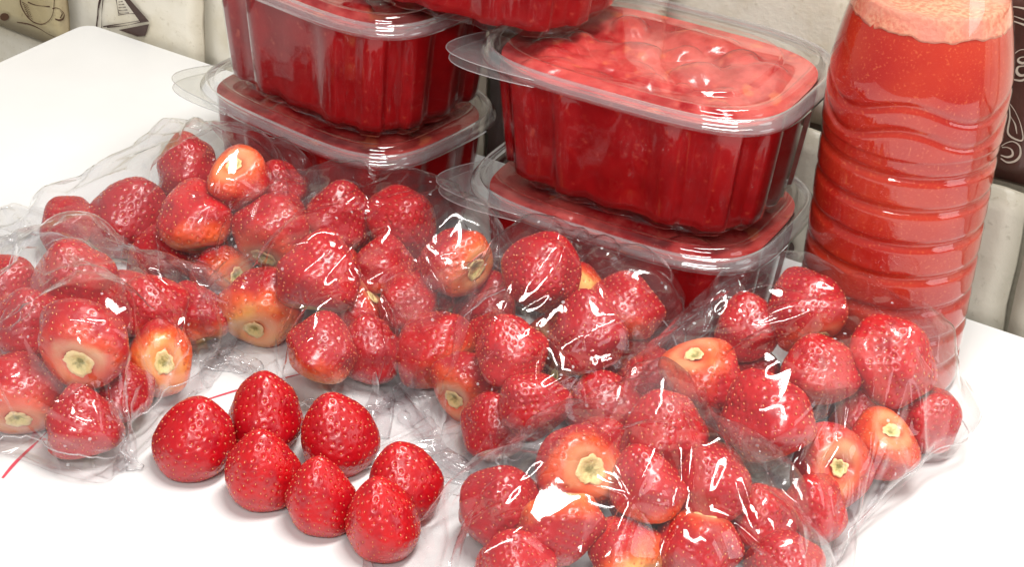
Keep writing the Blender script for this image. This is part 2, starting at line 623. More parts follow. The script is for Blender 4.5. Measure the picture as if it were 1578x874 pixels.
def sell(a, b, k=KSE):
    c, s = np.cos(TH), np.sin(TH)
    return np.stack([a * np.sign(c) * np.abs(c) ** (2 / k), b * np.sign(s) * np.abs(s) ** (2 / k)], 1)


def flutes(xy, amt):
    """push alternate wall panels outward (wide vertical flutes)"""
    seg = np.roll(xy, -1, 0) - xy
    L = np.concatenate([[0], np.cumsum(np.linalg.norm(seg, axis=1))])
    s = L[:-1] / L[-1]
    wv = np.sin(s * 2 * np.pi * 16 + 0.6)
    wv = np.tanh(wv * 8.0)
    N = xy / np.linalg.norm(xy, axis=1)[:, None]
    return xy + N * (wv * amt)[:, None]


A0, B0, CP = 0.0812, 0.0590, 0.0698


def make_container(name, u, v, z, rot, su, label, group, seed):
    rg = np.random.default_rng(seed)
    root = empty(name, tw(u, v, z), ROTZ + rot)
    root.scale = (su, su, 1)
    tag(root, label, 'container', group)
    H = CP - 0.004

    def ring(a, b, zz, fl=0.0):
        xy = sell(a, b)
        if fl:
            xy = flutes(xy, fl)
        return np.column_stack([xy, np.full(len(xy), zz)])

    def wall_prof(off=0.0):
        prof = []
        for f in np.linspace(0, 1, 14):
            sc = 0.805 + 0.090 * f ** 0.9
            rd = 0.0
            if f < 0.08:
                rd = 0.0035 * (1 - f / 0.08) ** 2
            fl = 0.0017 * min(1, (1 - f) * 6)
            prof.append(ring(A0 * sc - rd - off, B0 * sc - rd * 1 - off, 0.0012 + f * (H - 0.0042), fl))
        return prof
    # tub: base, fluted wall, flange
    rings = [ring(A0 * 0.60, B0 * 0.60, 0.0035), ring(A0 * 0.70, B0 * 0.70, 0.0030), ring(A0 * 0.74, B0 * 0.74, 0.0012)] + wall_prof()
    rings += [ring(A0 * 0.905, B0 * 0.900, H - 0.0022), ring(A0 * 0.915, B0 * 0.910, H - 0.0006), ring(A0 * 0.985, B0 * 0.98, H - 0.0006), ring(A0 * 0.992, B0 * 0.99, H - 0.0022)]
    V, Fc = loft(rings, cap0=True)
    obj('tub', V, Fc, MT['tub'], root)
    # puree, lumpy on top
    pr = [ring(A0 * 0.60, B0 * 0.60, 0.0042)] + [ring(A0 * 0.70, B0 * 0.70, 0.0036)] + wall_prof(0.0006)[1:]
    fill = pr[-1][0, 2]
    V, Fc = loft(pr, cap0=True)
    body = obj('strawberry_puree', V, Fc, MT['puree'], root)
    n = 60
    base = pr[-1][:, :2]
    lumps = [(rg.uniform(-.8, .8) * A0 * .78, rg.uniform(-.8, .8) * B0 * .78, rg.uniform(.007, .016), rg.uniform(.5, 1.0), rg.uniform(0, 3.1)) for _ in range(34)]
    tr = []
    for i in range(22):
        f = 1 - i / 22.0
        xy = base * f
        h = np.zeros(len(xy))
        for (lx, ly, r, e, an) in lumps:
            dx, dy = xy[:, 0] - lx, xy[:, 1] - ly
            p, q = dx * math.cos(an) + dy * math.sin(an), -dx * math.sin(an) + dy * math.cos(an)
            d2 = (p / r) ** 2 + (q / (r * 0.7)) ** 2
            h = np.maximum(h, np.where(d2 < 1, np.sqrt(np.maximum(0, 1 - d2)) * 0.0062 * e, 0))
        h *= min(1, i / 2.5)
        tr.append(np.column_stack([xy, fill + h - 0.0008 * (i > 0)]))
    V, Fc = loft(tr, cap1=True)
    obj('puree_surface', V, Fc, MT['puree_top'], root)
    # lid: flange with concentric beads, sunken then raised panel
    lz = H
    rimp = [(0.990, 0.988, -0.0036), (1.0, 1.0, -0.0034), (1.003, 1.003, -0.0016), (1.0, 1.0, -0.0004), (0.990, 0.987, 0.0002), (0.982, 0.978, 0.0014), (0.973, 0.967, 0.0032), (0.962, 0.955, 0.0038),
            (0.950, 0.941, 0.0032), (0.942, 0.932, 0.0014), (0.934, 0.923, 0.0008)]
    prof = [(0.934, 0.923, 0.0008), (0.924, 0.912, 0.0012), (0.914, 0.900, 0.0030), (0.900, 0.884, 0.0052), (0.880, 0.860, 0.0058), (0.860, 0.838, 0.0056), (0.848, 0.825, 0.0044),
            (0.835, 0.812, 0.0040), (0.70, 0.68, 0.0040), (0.688, 0.668, 0.0044), (0.678, 0.658, 0.0060), (0.662, 0.640, 0.0064), (0.40, 0.40, 0.0064), (0.15, 0.15, 0.0064)]
    V, Fc = loft([ring(A0 * p, B0 * q, lz + zz) for p, q, zz in rimp])
    obj('rim', V, Fc, MT['rim'], root)
    V, Fc = loft([ring(A0 * p, B0 * q, lz + zz) for p, q, zz in prof], cap1=True)
    obj('lid', V, Fc, MT['pet'], root)
    # opening tabs filling out the front left corner: one on the lid, one on the tub
    for (nm, dz, ax, ay) in [('lid_tab', 0.0000, 1.10, 0.93), ('tub_tab', -0.0036, 1.05, 0.99)]:
        c3 = [np.array([-0.985, -0.30]), np.array([-ax - 0.03, -ay * 0.80]), np.array([-ax + 0.02, -ay * 1.03]), np.array([-0.45, -0.985])]
        outer, inner = [], []
        for f in np.linspace(0, 1, 33):
            p = (1 - f) ** 3 * c3[0] + 3 * f * (1 - f) ** 2 * c3[1] * 1.10 + 3 * f * f * (1 - f) * c3[2] * 1.10 + f ** 3 * c3[3]
            outer.append((p[0] * A0, p[1] * B0))
            d = p / (abs(p[0]) ** KSE + abs(p[1]) ** KSE) ** (1 / KSE) * 0.992
            inner.append((d[0] * A0, d[1] * B0))
        k = len(outer)
        droop = lambda q: lz + dz - 0.02 * max(0, abs(q[0]) - A0)
        top = [(x, y, droop((x, y))) for x, y in outer + inner]
        bot = [(x, y, z_ - 0.0004) for x, y, z_ in top]
        fc = [(i, i + 1, k + i + 1, k + i) for i in range(k - 1)]
        fc += [(2 * k + a_, 2 * k + d_, 2 * k + c_, 2 * k + b_) for a_, b_, c_, d_ in fc[:k - 1]]
        fc += [(i, 2 * k + i, 2 * k + i + 1, i + 1) for i in range(k - 1)]
        tb = obj(nm, top + bot, fc, MT['tab'], root, smooth=False)
        V2, F2 = tube([(x, y, droop((x, y)) - 0.0002) for x, y in outer], 0.00025, 5)
        obj('tab_bead', V2, F2, MT['seam'], tb)
    return root


GC = 'clear punnets of strawberry puree'
make_container('puree_container', 0.457, -0.0905, 0.0, 0.049, 1.0, 'clear lidded tub of red puree on the table, bottom of the stack beside the bottle', GC, 1)
make_container('puree_container', 0.4585, -0.0875, CP + 0.0012, 0.049, 1.0, 'clear lidded tub of puree beside the bottle with chunky fruit showing through its lid', GC, 2)
make_container('puree_container', 0.279, -0.096, 0.0, -0.12, 0.95, 'clear lidded tub of puree on the table, bottom of the stack away from the bottle', GC, 3)
make_container('puree_container', 0.2815, -0.094, CP + 0.0012, -0.13, 0.95, 'clear lidded tub of puree standing on another tub in the stack away from the bottle', GC, 4)
make_container('puree_container', 0.354, -0.083, 2 * CP + 0.0026, 0.06, 1.0, 'topmost tub of puree resting across the two stacks', GC, 5)

# ------------------------------------------------------------------ juice bottle
BU, BV, BR = 0.582, -0.072, 0.0412


def bottle_radius(th, z):
    r = np.full_like(th, BR)
    r = np.where(z < 0.006, BR - 0.004 * (1 - z / 0.006) ** 2, r)
    for zc in (0.020, 0.0375, 0.055, 0.0725, 0.090, 0.1075, 0.124):
        d = (z - zc) / 0.0021
        r = r - 0.0017 * np.exp(-d * d)
        # gentle barrel between the grooves
    for zc, a in ((0.143, 0.004), (0.155, 0.004)):
        d = (z - zc - a * np.sin(4 * th + 0.4)) / 0.0017
        r = r - 0.0010 * np.exp(-d * d)
    f = np.clip((z - 0.158) / 0.100, 0, 1)
    r = r - (BR - 0.0145) * (f ** 1.38)
    r = np.where(z < 0.133, r - 0.0006, r)
    return r


def make_bottle():
    root = empty('juice_bottle', tw(BU, BV, 0), ROTZ)
    tag(root, 'tall ribbed clear bottle filled with strawberry juice and topped with pink foam', 'bottle')
    n = 128
    th = np.linspace(0, 2 * np.pi, n, endpoint=False)

    def rg(z, off=0.0, mul=1.0):
        r = (bottle_radius(th, np.full_like(th, z)) - off) * mul
        return np.column_stack([r * np.cos(th), r * np.sin(th), np.full(n, z)])
    zs = np.concatenate([np.linspace(0.0003, 0.006, 6), np.arange(0.0066, 0.262, 0.0007)])
    V, Fc = loft([rg(z) for z in zs], cap0=True)
    obj('bottle_wall', V, Fc, MT['bottle_pet'], root)
    zj = zs[(zs > 0.001) & (zs < 0.1895)]
    V, Fc = loft([rg(z + 0.0004, 0.0005) for z in zj], cap0=True, cap1=True)
    obj('juice', V, Fc, MT['juice'], root)
    rag = 0.0007 * np.sin(7 * th) + 0.0005 * np.sin(17 * th + 1) + 0.0003 * np.sin(31 * th + 2)
    fr = []
    for i_, z in enumerate(np.linspace(0.1885, 0.1985, 10)):
        q = rg(z, 0.00025 if i_ < 9 else 0.0005)
        q[:, 2] += rag * (1 - i_ / 9)
        fr.append(q)
    top = 0.1985
    for f in (0.97, 0.90, 0.78, 0.55, 0.3):
        q = rg(top, 0.0005, f)
        q[:, 2] = top - 0.004 * (1 - f) ** 0.5 + 0.0006 * np.sin(5 * th + f * 9)
        fr.append(q)
    V, Fc = loft(fr, cap0=True, cap1=True)
    obj('foam', V, Fc, MT['foam'], root)
    pf = [(0.0143, 0.262), (0.0143, 0.270), (0.0170, 0.271), (0.0170, 0.273), (0.0140, 0.274)]
    V, Fc = loft([np.column_stack([r * np.cos(th), r * np.sin(th), np.full(n, z)]) for r, z in pf])
    obj('neck', V, Fc, MT['bottle_pet'], root)
    rr = lambda r, z: np.column_stack([(r + 0.0003 * np.sign(np.sin(40 * th))) * np.cos(th), (r + 0.0003 * np.sign(np.sin(40 * th))) * np.sin(th), np.full(n, z)])
    V, Fc = loft([rr(0.0155, 0.2745), rr(0.0155, 0.288), rr(0.0145, 0.289)], cap0=True, cap1=True)
    obj('cap', V, Fc, MT['cap'], root)


make_bottle()

# ------------------------------------------------------------------ strawberries
PROF = [(-.70, 0.0), (-.73, .12), (-.80, .30), (-.835, .46), (-.80, .63), (-.68, .80), (-.48, .935), (-.20, 1.0), (.08, .955), (.36, .825), (.60, .645), (.80, .45), (.94, .27), (1.01, .13), (1.03, 0.0)]


def berry_variant(seed, sharp=1.0, flat=1.0, nseeds=200, lump=1.0):
    rg = np.random.default_rng(seed)
    P = curve(PROF, 90)
    P[:, 1] = np.maximum(P[:, 1], 0)
    P[0, 1] = P[-1, 1] = 0
    # arc-length resample
    L = np.concatenate([[0], np.cumsum(np.linalg.norm(np.diff(P, axis=0), axis=1))])
    nz, nt = 84, 128
    t = np.linspace(0, L[-1], nz)
    zz, rr = np.interp(t, L, P[:, 0]), np.interp(t, L, P[:, 1])
    zz = np.where(zz > 0, zz * sharp, zz)
    th = np.linspace(0, 2 * np.pi, nt, endpoint=False)
    ph = rg.uniform(0, 6.28, 6)
    lob = 1 + lump * 0.060 * np.sin(2 * th + ph[0]) + lump * 0.040 * np.sin(3 * th + ph[1]) + 0.012 * np.sin(5 * th + ph[2])
    V = np.zeros((nz, nt, 3))
    for i in range(nz):
        k = rr[i] * (1 + (lob - 1) * (1.0 - 0.4 * (zz[i] > 0.5)))
        k = k * (1 + lump * (0.05 * np.sin(6.2 * zz[i] + 2 * th + ph[2]) + 0.03 * np.sin(5.3 * zz[i] - 3 * th + ph[3])) * min(1, rr[i] * 1.3))
        V[i, :, 0] = k * np.cos(th) + 0.07 * math.sin(ph[3]) * max(0, zz[i] + 0.8) ** 1.5
        V[i, :, 1] = k * np.sin(th) * flat + 0.07 * math.sin(ph[4]) * max(0, zz[i] + 0.8) ** 1.5
        V[i, :, 2] = zz[i] + 0.03 * np.sin(2 * th + ph[5]) * min(1, rr[i] * 1.5)
    # normals
    dT = np.roll(V, -1, 1) - np.roll(V, 1, 1)
    dZ = np.gradient(V, axis=0)
    N = np.cross(dT, dZ)
    N /= np.linalg.norm(N, axis=2)[..., None] + 1e-9
    # seeds on a golden spiral, by area, leaving the calyx end free
    area_w = np.clip(rr, 0, None) * np.gradient(t)
    area_w[zz < -0.76] = 0
    cum = np.cumsum(area_w)
    cum /= cum[-1]
    seeds = []
    for s in range(nseeds):
        i = np.interp((s + 0.5) / nseeds, cum, np.arange(nz)) + rg.normal(0, 0.35)
        j = (s * 0.381966 * nt + rg.normal(0, 1.0)) % nt
        i0 = int(np.clip(round(i), 1, nz - 2))
        seeds.append((i0, int(j) % nt))
    Vf, Nf = V.reshape(-1, 3), N.reshape(-1, 3)
    disp = np.zeros(len(Vf))
    for (i, j) in seeds:
        lo, hi = max(0, i - 7), min(nz, i + 8)
        blk = V[lo:hi]
        d2 = ((blk - V[i, j]) ** 2).sum(2)
        di = -0.024 * np.exp(-d2 / 0.046 ** 2) + 0.008 * np.exp(-(np.sqrt(d2) - 0.085) ** 2 / 0.035 ** 2)
        idx = (np.arange(lo, hi)[:, None] * nt + np.arange(nt)[None, :])
        disp[idx.ravel()] += di.ravel()
    Vd = (Vf + Nf * disp[:, None]).reshape(nz, nt, 3)
    rings = [Vd[i] for i in range(1, nz - 1)]
    verts, faces = loft(rings, True, True)
    me = bpy.data.meshes.new('flesh')
    me.from_pydata([tuple(v) for v in verts], [], faces)
    me.polygons.foreach_set('use_smooth', [True] * len(me.polygons))
    me.materials.append(MT['berry'])
    # seeds
    sv, sf = [], []
    ua = np.linspace(0, 2 * np.pi, 6, endpoint=False)
    for (i, j) in seeds:
        c = V[i, j] - N[i, j] * 0.005
        nrm = N[i, j]
        up = dZ[i, j] / (np.linalg.norm(dZ[i, j]) + 1e-9)
        sd = np.cross(nrm, up)
        b = len(sv)
        for hh, rad in ((0.0, 1.0), (0.016, 0.75)):
            for a in ua:
                sv.append(c + nrm * hh + up * math.cos(a) * 0.024 * rad * (1.25 if math.cos(a) > 0.9 else 1) + sd * math.sin(a) * 0.014 * rad)
        sv.append(c + nrm * 0.023)
        for q in range(6):
            q2 = (q + 1) % 6
            sf.append((b + q, b + q2, b + 6 + q2, b + 6 + q))
            sf.append((b + 6 + q, b + 6 + q2, b + 12))
    ms = bpy.data.meshes.new('seeds')
    ms.from_pydata([tuple(v) for v in sv], [], sf)
    ms.polygons.foreach_set('use_smooth', [True] * len(ms.polygons))
    ms.materials.append(MT['seed'])
    # hulled end: ragged shallow crater
    k = 40
    ta = np.linspace(0, 2 * np.pi, k, endpoint=False)
    sc_r = rg.uniform(0.75, 1.0)
    rag = sc_r + 0.08 * np.sin(3 * ta + ph[0]) + 0.07 * np.sin(7 * ta + ph[1]) + rg.normal(0, 0.04, k)
    rings = []
    for (r, z) in ((0.34, -.806), (0.31, -.835), (0.24, -.828), (0.17, -.795), (0.10, -.760), (0.05, -.752)):
        R = r * (1 + (rag - 1) * (r / 0.4))
        rings.append(np.column_stack([R * np.cos(ta), R * np.sin(ta) * flat, z + rg.normal(0, 0.006, k)]))
    v3, f3 = loft(rings, cap1=True)
    mc = bpy.data.meshes.new('hulled_end')
    mc.from_pydata([tuple(v) for v in v3], [], [tuple(reversed(f)) for f in f3])
    mc.polygons.foreach_set('use_smooth', [True] * len(mc.polygons))
    mc.materials.append(MT['scar'])
    return me, ms, mc


BV_ = [berry_variant(11, 1.0, 1.0, 270), berry_variant(12, 1.10, 0.94, 280), berry_variant(13, 0.88, 1.0, 250),
       berry_variant(14, 1.0, 0.90, 250), berry_variant(15, 1.15, 1.0, 290), berry_variant(16, 0.95, 0.97, 270),
       berry_variant(21, 1.14, 1.0, 260, 0.35), berry_variant(22, 1.20, 0.97, 260, 0.5), berry_variant(23, 1.10, 1.0, 250, 0.3)]


def frame_from(calyx, spin):
    """rotation matrix whose local -z points along calyx"""
    zv = -np.asarray(calyx, float)
    zv /= np.linalg.norm(zv)
    h = np.array([0, 0, 1.0]) if abs(zv[2]) < 0.9 else np.array([1.0, 0, 0])
    x = np.cross(h, zv)
    x /= np.linalg.norm(x)
    y = np.cross(zv, x)
    c, s = math.cos(spin), math.sin(spin)
    x, y = c * x + s * y, -s * x + c * y
    return np.column_stack([x, y, zv])


def make_berry(P, R, calyx, var, spin, pale, label, group, tall=1.0):
    o = empty('strawberry', P)
    Mx = Matrix(frame_from(calyx, spin).tolist()).to_4x4()
    o.matrix_world = Matrix.Translation(Vector(P)) @ Mx @ Matrix.Diagonal((R, R, R * tall, 1))
    tag(o, label, 'strawberry', group)
    for nm, me in zip(('flesh', 'seeds', 'hulled_end'), BV_[var]):
        c = bpy.data.objects.new(nm, me)
        COL.objects.link(c)
        c.parent = o
        c['pale'] = float(pale)
        if nm == 'hulled_end':
            k_ = 0.72 + 0.5 * ((spin * 7.3) % 1.0)
            c.scale = (k_, k_ * (0.8 + 0.35 * ((spin * 3.1) % 1.0)), 1)
        if nm == 'seeds':
            c['kind'] = 'stuff'
    return o


# loose berries standing hulled end down: pixel of base centre, radius px, lean (image x, image y), variant
LOOSE = [
    (297, 700, 64, (.02, .0), 8, 'plump loose strawberry standing alone at the end of the loose cluster, close to a bag'),
    (408, 665, 62, (.02, .10), 7, 'tall pointed loose strawberry at the back of the loose cluster, before the red line'),
    (408, 748, 59, (.05, .0), 6, 'loose strawberry in the front row of the loose cluster, second from the lone plump one'),
    (522, 694, 62, (-.14, .10), 6, 'smooth glossy loose strawberry leaning over in the back row of the loose cluster'),
    (497, 789, 55, (.02, .0), 7, 'slim pointed loose strawberry in the middle of the front row of the loose cluster'),
    (622, 765, 60, (-.20, .10), 8, 'loose strawberry tipped on its side at the back, touching the last of the front row'),
    (591, 825, 59, (-.02, .05), 6, 'bumpy rounded loose strawberry ending the front row beside the empty bag flap'),
]
LOOSE_SPH = []
for (x, y, rpx, lean, var, lab) in LOOSE:
    g = at(x, y - 22, 0.015)
    R = 0.99 * rpx / px_per_m(g)
    cal = np.array([0, 0, -1.0]) - RX * lean[0] + EN * lean[1]
    cal /= np.linalg.norm(cal)
    tall = 1.01 if y < 720 or x > 600 else 1.13
    g[2] = R * (0.83 * tall + 0.10 * abs(lean[0]))
    make_berry(g, R, cal, var, x * 0.37, -0.12, lab, 'loose strawberries on the table', tall)
    LOOSE_SPH.append((g, R))

# berries in the bags: x, y, r px, z guess, calyx direction (image right, image down, towards camera), pale
BAGS = {
    'a': [(290, 258, 52, .055, (.2, .9, -.4), .1), (108, 350, 44, .018, (.6, .7, .0), .0), (197, 333, 60, .025, (-.3, .6, -.6), .0), (368, 284, 44, .045, (-.1, -.5, .7), .35),
          (305, 332, 57, .045, (.1, .8, .1), .5), (245, 398, 50, .018, (.1, .8, -.3), .1), (338, 418, 46, .025, (.7, .1, .6), .4), (427, 287, 44, .03, (.1, .7, -.5), .0)],
    'b': [(12, 440, 50, .045, (-.5, .4, -.3), .1), (112, 432, 62, .050, (.1, .5, -.5), .2), (40, 500, 58, .050, (.1, .6, -.5), .45), (137, 525, 68, .050, (-.05, .55, .75), .15),
          (244, 558, 52, .030, (.35, .05, .9), .55), (30, 602, 64, .025, (.1, .75, .55), .25), (182, 602, 50, .030, (.3, .8, -.2), .0), (130, 655, 50, .018, (.1, .9, -.2), .0),
          (305, 487, 50, .030, (.2, .8, .1), .35), (235, 470, 52, .040, (.1, .6, -.5), .2)],
    'c': [(525, 335, 56, .060, (-.1, .8, -.3), .0), (425, 350, 58, .045, (-.2, .6, .3), .25), (622, 345, 56, .055, (-.3, .2, -.6), .55), (490, 425, 60, .055, (-.1, .8, .1), .0),
          (588, 410, 50, .045, (.0, .9, .1), .15), (402, 470, 60, .030, (-.15, .75, .6), .6), (698, 402, 54, .045, (.75, .3, .6), .45), (625, 468, 48, .035, (.4, .3, -.6), .0),
          (500, 535, 52, .020, (-.2, .7, -.1), .6), (567, 545, 46, .018, (.1, .6, -.3), .15)],
    'd': [(832, 425, 60, .060, (.2, -.3, -.6), .0), (965, 468, 54, .055, (-.2, .8, .1), .35), (900, 515, 60, .055, (.2, .8, -.3), .1), (665, 535, 60, .035, (.55, .6, .45), .15),
          (787, 540, 54, .050, (.2, .7, -.4), .0), (720, 590, 46, .025, (-.4, .5, .6), .25), (820, 618, 52, .030, (.4, .6, -.5), .0), (930, 622, 56, .030, (.1, .8, -.3), .0), (995, 585, 50, .035, (.4, .2, -.6), .0),
          (760, 655, 42, .016, (.2, .7, -.5), .1), (890, 455, 46, .045, (.2, .3, .8), .8)],
    'e': [(1235, 482, 58, .060, (.2, .6, .3), .15), (1160, 505, 46, .045, (.2, .8, -.3), .0), (1377, 560, 66, .050, (-.4, .5, -.5), .0), (1083, 585, 60, .045, (-.3, -.75, .55), .3),
          (1185, 640, 70, .045, (.3, .9, .0), .05), (1278, 722, 62, .028, (.1, -.02, 1.0), .12), (1357, 690, 50, .025, (.2, -.6, .6), .35), (1432, 650, 44, .020, (-.3, .3, -.6), .05),
          (1265, 560, 58, .055, (.2, .8, -.3), .0), (1245, 785, 40, .016, (.2, .6, -.5), .0), (1335, 640, 48, .030, (.1, .7, -.4), .0)],
    'f': [(1020, 668, 66, .050, (.2, .6, -.3), .0), (890, 722, 66, .045, (.35, -.05, .95), .3), (782, 790, 68, .030, (-.2, .6, -.6), .0), (868, 815, 60, .040, (-.1, -.95, -.05), .55),
          (1003, 748, 56, .055, (.1, .8, -.2), .5), (1097, 750, 62, .045, (.3, .7, -.3), .0), (965, 850, 54, .030, (.3, .5, .3), .7), (1072, 850, 66, .035, (.2, -.95, .0), .15),
          (1167, 800, 48, .030, (.2, .6, -.4), .0), (1205, 865, 48, .018, (.3, .6, -.4), .0), (790, 880, 50, .016, (.2, .6, -.4), .0)],
}
BAGREF = {'a': 'in the bag with the trailing mouth',
          'b': 'in the bag by the lone plump strawberry',
          'c': 'in the bag touching three other bags',
          'd': 'in the crumple-topped bag',
          'e': 'in the bag against the bottle',
          'f': 'in the bag with the flat flap'}
PHRASE = {
    'a': ['rounded berry on top of the heap', 'slim dark berry nearest the trailing mouth', 'large dark berry next to the slim one', 'pale-crowned berry beside the top one', 'orange-shouldered berry in the middle', 'dark berry low on the table side', 'small berry with cream end turned sideways', 'dark berry leaning towards the tubs'],
    'b': ['half hidden berry at the outer end', 'large milky looking berry on top', 'orange berry near the outer end', 'largest berry with greenish scar', 'berry showing a broad cream end', 'berry with a low scar', 'dark berry under the largest one', 'dark berry at the bottom seam', 'long berry at the inner end', 'dark berry behind the cream-ended one'],
    'c': ['berry on the very peak', 'berry on the shoulder towards the trailing-mouth bag', 'orange berry beside the peak one', 'big dark berry below the peak', 'dark berry in the middle', 'orange berry with scar facing down and out', 'orange berry with scar turned to the bottle stack', 'small dark berry low in front of the middle', 'pale pinkish berry at the front bottom', 'dark berry at the front bottom corner'],
    'd': ['big dark berry on top against the tub', 'orange-tinged berry on top towards the bottle', 'berry under the crumpled peak', 'dark berry at the knotted corner', 'dark berry in the middle', 'berry with olive scar beside the knotted corner', 'dark berry at the front middle', 'wide dark berry at the front', 'dark berry at the end towards the bottle', 'small dark berry at the bottom fold', 'yellowish berry between the two top ones'],
    'e': ['berry on top touching the bottle', 'dark berry wedged between tub and bottle', 'large berry on top in front of the bottle', 'berry with cream crown at the crumpled bag side', 'largest dark berry at the flat-flap bag side', 'berry with cream scar facing straight out', 'berry with pale crown beside the scar-faced one', 'small berry at the outer table end', 'dark berry under the top film fold', 'small dark berry at the front seam', 'dark berry in the hollow middle'],
    'f': ['large berry at the back under the folded top', 'berry with broad cream end facing out', 'dark berry next to the flat flap', 'orange berry with yellow crown up', 'orange berry on the peak', 'large red berry beside the peak one', 'orange berry low at the front', 'big berry with yellow crown near the front', 'small dark berry at the far end', 'dark berry at the twisted corner', 'dark berry low beside the flap'],
}

# ---- settle the berries: stay on their sight lines, do not overlap, rest on table or on each other
PX, PR, PB, PRAY, PC, PP, PANCH = [], [], [], [], [], [], []
for bk, lst in BAGS.items():
    for (x, y, r, z, cal, pale) in lst:
        g = at(x, y, z)
        PX.append(g)
        PR.append(float(np.clip(1.08 * r / px_per_m(g), 0.0160, 0.0220)))
        PB.append(bk)
        d = ray(x, y)
        PRAY.append(d / np.linalg.norm(d))
        c = RX * cal[0] - RU * cal[1] - FW * cal[2]
        PC.append(c / np.linalg.norm(c))
        PP.append(pale)
        PANCH.append(1.0)
n_vis = len(PX)
for i in range(n_vis):                       # berries underneath that carry the upper layer
    if PX[i][2] > 0.044:
        PX.append(np.array([PX[i][0] + 0.004, PX[i][1] + 0.012, 0.017]))
        PR.append(0.0165)
        PB.append(PB[i])
        PRAY.append(np.array([0, 0, 0.0]))
        c = RNG.normal(0, 1, 3)
        PC.append(c / np.linalg.norm(c))
        PP.append(0.0)
        PANCH.append(0.0)
PX, PR, PRAY, PANCH = np.array(PX), np.array(PR), np.array(PRAY), np.array(PANCH)
SHR = 0.87


def obstacles(X, rad):
    """push points out of the tub stacks and the bottle"""
    rel = X - TA
    u, v = rel @ EX, rel @ EN
    z = X[:, 2]
    for cu, cv, ca, cb in ((0.457, -0.0905, A0, B0), (0.279, -0.096, A0 * 0.95, B0 * 0.97)):
        a_, b_ = ca + 0.0015 + rad, cb + 0.0015 + rad
        q = np.clip(np.abs(u - cu) / a_, 0, 1)
        lim = cv - b_ * (1 - q ** 3) ** (1 / 3)
        hit = (q < 1) & (v > lim) & (z < 0.14)
        mv = np.where(hit, np.maximum(lim - v, -0.03), 0)
        X = X + np.outer(mv, EN)
        v = v + mv
    rel = X - TA
    du, dv = rel @ EX - BU, rel @ EN - BV
    d = np.hypot(du, dv) + 1e-9
    need = BR + 0.0008 + rad
    k = np.where(d < need, need - d, 0)
    return X + np.outer(k * du / d, EX) + np.outer(k * dv / d, EN)


LP = np.array([g for g, _ in LOOSE_SPH])
LR = np.array([r for _, r in LOOSE_SPH])
for it in range(260):
    PX[:, 2] -= 0.0002
    PX += PRAY * 0.00018 * PANCH[:, None]
    for _ in range(2):
        D = PX[:, None] - PX[None]
        dist = np.linalg.norm(D, axis=2) + 1e-9
        need = (PR[:, None] + PR[None]) * SHR
        ov = np.clip(need - dist, 0, None)
        np.fill_diagonal(ov, 0)
        PX += (D / dist[..., None] * (ov * 0.32)[..., None]).sum(1)
        D = PX[:, None] - LP[None]
        dist = np.linalg.norm(D, axis=2) + 1e-9
        ov = np.clip((PR[:, None] + LR[None]) - dist, 0, None)
        PX += (D / dist[..., None] * ov[..., None]).sum(1)
        PX = obstacles(PX, PR * 0.95)
        PX[:, 2] = np.maximum(PX[:, 2], PR * 0.97 + 0.001)
    # pull the visible ones back to their sight lines
    rel = PX - CAM
    on = CAM + PRAY * (rel * PRAY).sum(1)[:, None]
    PX += (on - PX) * (0.35 * PANCH)[:, None]
PX[:, 2] = np.maximum(PX[:, 2], PR * 0.95 + 0.001)

for i in range(len(PX)):
    bk = PB[i]
    if i < n_vis:
        ph = PHRASE[bk][[j for j in range(n_vis) if PB[j] == bk].index(i)]
        lab = ph.replace('berry', 'strawberry', 1) + ' ' + BAGREF[bk]
    else:
        lab = 'red strawberry buried at the bottom ' + BAGREF[bk]
    make_berry(PX[i], PR[i], PC[i], (i * 5 + 1) % 6, i * 1.7, PP[i], lab, 'strawberries ' + BAGREF[bk])


